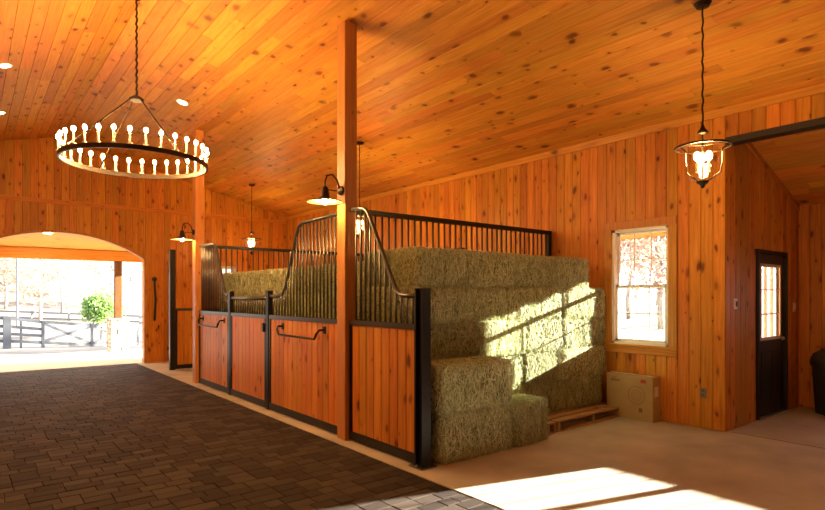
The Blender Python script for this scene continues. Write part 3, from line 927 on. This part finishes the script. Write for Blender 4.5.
# bell lanterns
def lantern(loc, drop, label):
    o = tag(empty('pendant_lantern', loc), label, 'pendant lamp', 'glass pendant lanterns')
    g = MB().lathe([(.215, .315), (.205, .302), (.165, .285), (.150, .265), (.148, .17), (.135, .09), (.10, .045), (.03, .03)], n=32).build('glass_bell', 'lampglass', o, smooth=True)
    MB().lathe([(.205, .306), (.220, .311), (.220, .322), (.205, .320)], n=32, close=True).build('rim', 'bronze', o, smooth=True)
    MB().lathe([(.0001, -.03), (.012, -.025), (.022, 0), (.045, .015), (.05, .03), (.0001, .035)], n=16).build('finial', 'bronze', o, smooth=True)
    for k in range(3):
        a = R(30 + 120 * k); q = (math.cos(a), math.sin(a))
        MB().tube([(.212 * q[0], .212 * q[1], .315), (.158 * q[0], .158 * q[1], .275), (.156 * q[0], .156 * q[1], .18), (.142 * q[0], .142 * q[1], .09), (.04 * q[0], .04 * q[1], .028)], .005, 6).build('strap', 'bronze', o)
        MB().tube([(.212 * q[0], .212 * q[1], .317), (0, 0, .33)], .004, 6).build('spoke', 'bronze', o)
        x, y = .05 * math.cos(a), .05 * math.sin(a)
        c = MB().lathe([(.0001, .10), (.016, .10), (.011, .11), (.011, .19), (.0001, .19)], (x, y, 0), 10).build('candle', 'candle', o)
        MB().lathe(sphere_prof(.026, .235, stretch=1.5), (x, y, 0), 10).build('bulb', 'bulb2', c, smooth=True)
    MB().tube([(0, 0, .03), (0, 0, .43)], .007, 6).build('stem', 'bronze', o)
    MB().lathe([(.0001, .42), (.035, .425), (.045, .44), (.02, .47), (.008, .51), (.0001, .51)], n=16).build('cap', 'bronze', o, smooth=True)
    MB().tube([(.004 * math.sin(i * 1.9), .004 * math.cos(i * 1.3), .50 + (drop - .52) * i / 36) for i in range(37)], .0075, 6).build('chain', 'bronze', o)
    MB().lathe([(.0001, drop - .04), (.05, drop - .035), (.07, drop - .004), (.0001, drop - .004)], n=20).build('ceiling_canopy', 'bronze', o)
    return o
for x, y, lab in ((4.81, 2.14, 'clear glass bell lantern hanging before the window wall'), (4.86, 7.45, 'clear glass bell lantern seen through the stall bars beside the tall post'),
                  (4.86, 11.75, 'clear glass bell lantern hanging far back near the end wall'), (-1.85, 2.14, 'added unseen glass bell lantern over the near bay across the aisle'),
                  (-1.88, 7.45, 'added unseen glass bell lantern over the far bay across the aisle')):  # last two are unseen mirror copies, added to brighten the stall fronts
    lantern((x, y, 2.43), ceil_z(x) - 2.43 - .02, lab)

# gooseneck barn lights on the posts
def barn_light(yc, label, x=3.05, rz=0):
    o = tag(empty('barn_light', (x, yc, 2.60), rz), label, 'wall lamp', 'gooseneck barn lights on the posts')
    MB().lathe([(.0001, 0), (.05, 0), (.05, .02), (.02, .03), (.0001, .03)], n=16).build('wall_plate', 'bronze', o).rotation_euler = (0, R(-90), 0)
    MB().tube([(-.02, 0, .0), (-.05, 0, .10), (-.11, 0, .155), (-.17, 0, .135), (-.195, 0, .07), (-.195, 0, .0)], .009, 8).build('gooseneck', 'bronze', o, smooth=True)
    MB().tube([(-.02, 0, -.01), (-.19, 0, -.01)], .006, 6).build('brace', 'bronze', o)
    sh = MB().lathe([(.02, .02), (.035, 0), (.045, -.075), (.065, -.105), (.185, -.135), (.188, -.143)], (-.195, 0, 0), 28).build('shade', 'bronze', o, smooth=True)
    MB().lathe([(.03, -.05), (.042, -.078), (.062, -.110), (.183, -.1405)], (-.195, 0, 0), 28).build('reflector', 'shade_in', sh, smooth=True)
    MB().lathe(sphere_prof(.034, -.125, stretch=1.2), (-.195, 0, 0), 10).build('bulb', 'bulb3', o, smooth=True)
barn_light(5.02, 'gooseneck barn light on the tall pine post')
barn_light(9.88, 'gooseneck barn light on the far pine post')

# recessed lamps in the ceiling
def recessed(x, y, label):
    side = 1 if x > RIDGE else -1
    o = tag(empty('recessed_light', (x, y, ceil_z(x) - .001)), label, 'ceiling light', 'recessed lights in the plank ceiling')
    o.rotation_euler = (0, side * ang, 0)
    MB().lathe([(.068, -.001), (.092, -.006), (.095, -.001)], n=24).build('trim_ring', 'white', o)
    MB().lathe([(.0001, -.003), (.068, -.003)], n=24).build('lens', 'can', o)
recessed(2.60, 8.99, 'glowing recessed ceiling light right of the chandelier chain')
recessed(.37, 9.0, 'glowing recessed ceiling light at the upper left of the chandelier')
recessed(.40, 11.4, 'glowing recessed ceiling light farthest left near the end wall')

# ------------------------------------------------------------------ porch beyond the arch
tag(MB().box(-3.2, 6.4, YE + .12, 17.3, -.12, 0).build('floor', 'porchslab'), 'sunlit concrete porch slab outside the arch', kind='structure')
zpa, zpb = 3.06, 2.66
tag(MB().prism([(YE + .16, zpa), (17.6, zpb), (17.6, zpb + .1), (YE + .16, zpa + .1)], 'x', -3.2, 6.4).build('ceiling', 'porch_x'), 'warm pine porch ceiling seen through the arch', kind='structure')
tag(MB().cbox(-3.2, 6.4, 16.86, 17.02, 2.44, 2.72, .006).build('porch_beam', 'trim_x'), 'long pine beam carrying the porch roof', 'beam')
tag(MB().cbox(3.11, 3.29, 16.84, 17.02, .90, 2.44, .008).build('porch_post', 'porch_post'), 'dark timber porch post standing on the stone pier', 'post')
pr = tag(empty('stone_pier', (3.20, 16.93, 0)), 'pale stone pier carrying the porch post', 'pier')
MB().box(-.20, .20, -.20, .20, 0, .85).build('core', 'mortar', pr)
MB().cbox(-.27, .27, -.27, .27, .85, .90, .01).build('cap_stone', 'stone', pr)
sw = MB(); rr = random.Random(4); z = .01
while z < .83:
    h = min(rr.uniform(.10, .17), .845 - z)
    for side in range(4):
        x = -.22
        while x < .21:
            w = min(rr.uniform(.12, .24), .22 - x)
            if w < .03: break
            a = MB().cbox(x + .005, x + w - .005, -.235 - rr.uniform(0, .015), -.19, z + .004, z + h - .004, .01)
            rot = Matrix.Rotation(R(90 * side), 4, 'Z')
            sw.add([rot @ Vector(p) for p in a.v], a.f)
            x += w
    z += h
tag(sw.build('stonework', 'stone', pr), kind='stuff')
o = tag(empty('recessed_light', (1.41, 15.0, zpa - (15 - YE - .16) / 3.94 * .4 - .004)), 'recessed light in the porch ceiling beyond the arch', 'ceiling light', 'recessed lights in the plank ceiling')
MB().lathe([(.075, 0), (.10, -.006), (.104, 0)], n=20).build('trim_ring', 'white', o)
MB().lathe([(.0001, -.003), (.075, -.003)], n=20).build('lens', 'can2', o)

# ------------------------------------------------------------------ ground, fences, trees
def gz(x, y):
    z = -.14
    d = max(0, y - 17.5)
    z -= .055 * min(d, 16) * (1 + .045 * max(0, min(x, 12) - 2))
    z += max(0, y - 36) * .05 + max(0, y - 60) * .14 + max(0, x - 26) * .09 * (1 if y < 40 else .6)
    return z
g = MB(); xs = np.arange(-40, 91, 2.6); ys = np.arange(-30, 111, 2.35)
for y in ys:
    for x in xs: g.v.append((float(x), float(y), gz(x, y) + .05 * math.sin(x * .9) * math.sin(y * .7) * (1 if y > 20 else 0)))
n = len(xs)
for j in range(len(ys) - 1):
    for i in range(n - 1): g.f.append((j * n + i, j * n + i + 1, (j + 1) * n + i + 1, (j + 1) * n + i))
tag(g.build('ground', 'grass', smooth=True), 'pale dry pasture sloping away behind the barn', kind='structure')

def rail(m, a, b, h=.14, t=.035):
    a, b = Vector(a), Vector(b); d = (b - a); s = Vector((d.y, -d.x, 0)).normalized() * t / 2; u = Vector((0, 0, h / 2))
    v = [a - s - u, a + s - u, a + s + u, a - s + u, b - s - u, b + s - u, b + s + u, b - s + u]
    m.add(v, [(0, 1, 2, 3), (7, 6, 5, 4), (0, 4, 5, 1), (1, 5, 6, 2), (2, 6, 7, 3), (3, 7, 4, 0)]); return m
fn = tag(empty('paddock_fence', (2.7, 31.1, gz(2.7, 31.1))), 'black paddock fence with crossed rails below the porch', 'fence')
P = [(-2.6, 30.6, -.45, 1.3), (1.367, 30.87, -.70, 1.27), (2.733, 31.06, -.83, 1.18), (4.867, 31.92, -1.11, 1.22), (7.387, 33.75, -1.39, 1.15), (10.2, 35.8, -1.6, 1.15)]
def fpart(mb, nm, mat='fence', f=fn):
    o_ = mb.build(nm, mat, f); o_.location = -f.location; return o_
for (x, y, z, h) in P:
    w = .065 if abs(x - 1.367) > .01 else .15
    fpart(MB().cbox(x - w, x + w, y - w, y + w, z - .3, z + h, .01), 'post')
fpart(MB().cbox(1.84, 1.93, 30.93, 31.02, -1.0, .42, .01), 'post')
for (p, q, kind) in zip(P, P[1:], ('h', 'h', 'x', 'x', 'h')):
    def at(pp, t): return (pp[0], pp[1], pp[2] + t * pp[3])
    for t in ((.95, .66, .40, .14) if kind == 'h' else (.95, .14)): fpart(rail(MB(), at(p, t), at(q, t)), 'rail')
    if kind == 'x':
        fpart(rail(MB(), at(p, .90), at(q, .18)), 'crossed_brace'); fpart(rail(MB(), at(p, .18), at(q, .90)), 'crossed_brace')
ff_ = tag(empty('pasture_fence', (5.4, 49.4, gz(5.4, 49.4))), 'pale weathered rail fence far across the pasture', 'fence')
prev = None
for i in range(9):
    x = -3 + i * 2.3; y = 56 - i * 1.25; z = .15 - .12 * i
    fpart(MB().cbox(x - .08, x + .08, y - .08, y + .08, z - 1.6, z + .55, .01), 'post', 'fence2', ff_)
    if prev:
        for t in (.45, .0, -.45): fpart(rail(MB(), (prev[0], prev[1], prev[2] + t), (x, y, z + t)), 'rail', 'fence2', ff_)
    prev = (x, y, z)

def crown_mesh(seed, n, size, leaf, mat, hollow=.5):
    g = np.random.default_rng(seed)
    cl = g.normal(0, 1, (26, 3)); cl /= np.linalg.norm(cl, axis=1)[:, None]; cl *= g.uniform(hollow, 1, (26, 1))
    c = cl[g.integers(0, 26, n)] + g.normal(0, .20, (n, 3))
    c = c * np.array(size)
    a = g.normal(0, 1, (n, 3)); a /= np.linalg.norm(a, axis=1)[:, None]
    b = np.cross(a, g.normal(0, 1, (n, 3))); b /= np.linalg.norm(b, axis=1)[:, None]
    s = leaf * g.uniform(.5, 1.3, (n, 1)); a *= s; b *= s * .55
    V = np.stack([c - a, c + b, c + a, c - b], 1).reshape(-1, 3)
    me = bpy.data.meshes.new('foliage')
    me.from_pydata(V.tolist(), [], (np.arange(n)[:, None] * 4 + np.arange(4)).tolist())
    me.materials.append(M[mat]); return me
def trunk_mesh(seed, h, r):
    g = random.Random(seed); m = MB()
    pts = [(g.uniform(-.1, .1) * i, g.uniform(-.1, .1) * i, h * i / 5) for i in range(6)]
    m.tube(pts, [r * (1 - .15 * i) for i in range(6)], 7)
    for k in range(12):
        i = g.randrange(2, 6); b = Vector(pts[i]); a = g.uniform(0, 6.28); L = h * g.uniform(.25, .5)
        m.tube([b, b + Vector((math.cos(a) * L * .5, math.sin(a) * L * .5, L * .35)), b + Vector((math.cos(a) * L * .8, math.sin(a) * L * .8, L * .85))], [r * .35, r * .2, r * .06], 5)
    return m.mesh('trunk', 'bark', True)
crA = crown_mesh(1, 2600, (3.0, 3.0, 3.2), .17, 'leaf_a'); crB = crown_mesh(2, 2200, (3.2, 3.2, 3.4), .16, 'leaf_b'); crC = crown_mesh(3, 3600, (.95, .95, .95), .10, 'leaf_c', .3)
tkA = trunk_mesh(1, 6.5, .2); tkB = trunk_mesh(2, 7, .16)
def tree(x, y, s, kind, label):
    o = tag(empty('autumn_tree', (x, y, gz(x, y) - .1)), label, 'tree', 'autumn trees around the pasture'); o.scale = (s, s, s); o.rotation_euler = (0, 0, (x * 7 + y) % 6)
    link('trunk', (tkA, tkB)[kind], o); tag(link('foliage', (crA, crB)[kind], o, (0, 0, 5.6)), kind='stuff')
tl = [(-.5, 52, .75, 1, 'slim pale tree left behind the paddock fence'), (4.2, 50, .7, 0, 'young russet tree behind the pasture fence'), (9.0, 50, .75, 1, 'young pale tree right behind the porch post'), (5.6, 72, .8, 0, 'russet tree in the gap left of the porch post'), (16.5, 79, 1.2, 1, 'tall pale tree on the far rise at the right'),
      (-1.5, 66, 1.1, 1, 'buff leafless-looking tree farthest left through the arch'), (2.6, 61, .8, 0, 'russet tree behind the pasture left of the porch post'), (6.5, 58, .9, 1, 'pale tree rising behind the green shrub'),
      (11.2, 67, 1.0, 0, 'russet tree behind the green shrub and porch post'), (16.5, 60, 1.0, 1, 'pale tree at the right edge of the arch view'), (.5, 82, 1.2, 0, 'tall russet tree on the far rise left of centre'), (8.5, 84, 1.2, 0, 'tall russet tree on the far rise behind the pasture'),
      (26, 13.5, .8, 0, 'russet tree seen through the sash window'), (30, 17.5, .9, 1, 'pale tree seen in the left of the sash window'), (33, 13, 1.0, 0, 'distant russet tree low in the sash window'), (40, 21, 1.2, 1, 'distant pale tree behind the sash window'), (22, 6.5, .8, 1, 'pale tree beyond the black door glass')]
for t in tl: tree(*t)
o = tag(empty('green_shrub', (6.2, 37.4, gz(6.2, 37.4) - .1)), 'round green shrub beyond the paddock fence', 'shrub')
tag(link('foliage', crC, o, (0, 0, 2.0)), kind='stuff'); MB().tube([(0, 0, 0), (.05, 0, 1.0), (0, .05, 1.9)], [.12, .1, .05], 7).build('trunk', 'bark', o)
# slim utility pole
tag(MB().tube([(2.55, 45.2, gz(2.55, 45.2) - .2), (2.55, 45.2, 6.5)], .07, 8).build('utility_pole', 'fence2'), 'thin grey pole standing beyond the paddock fence', 'pole')
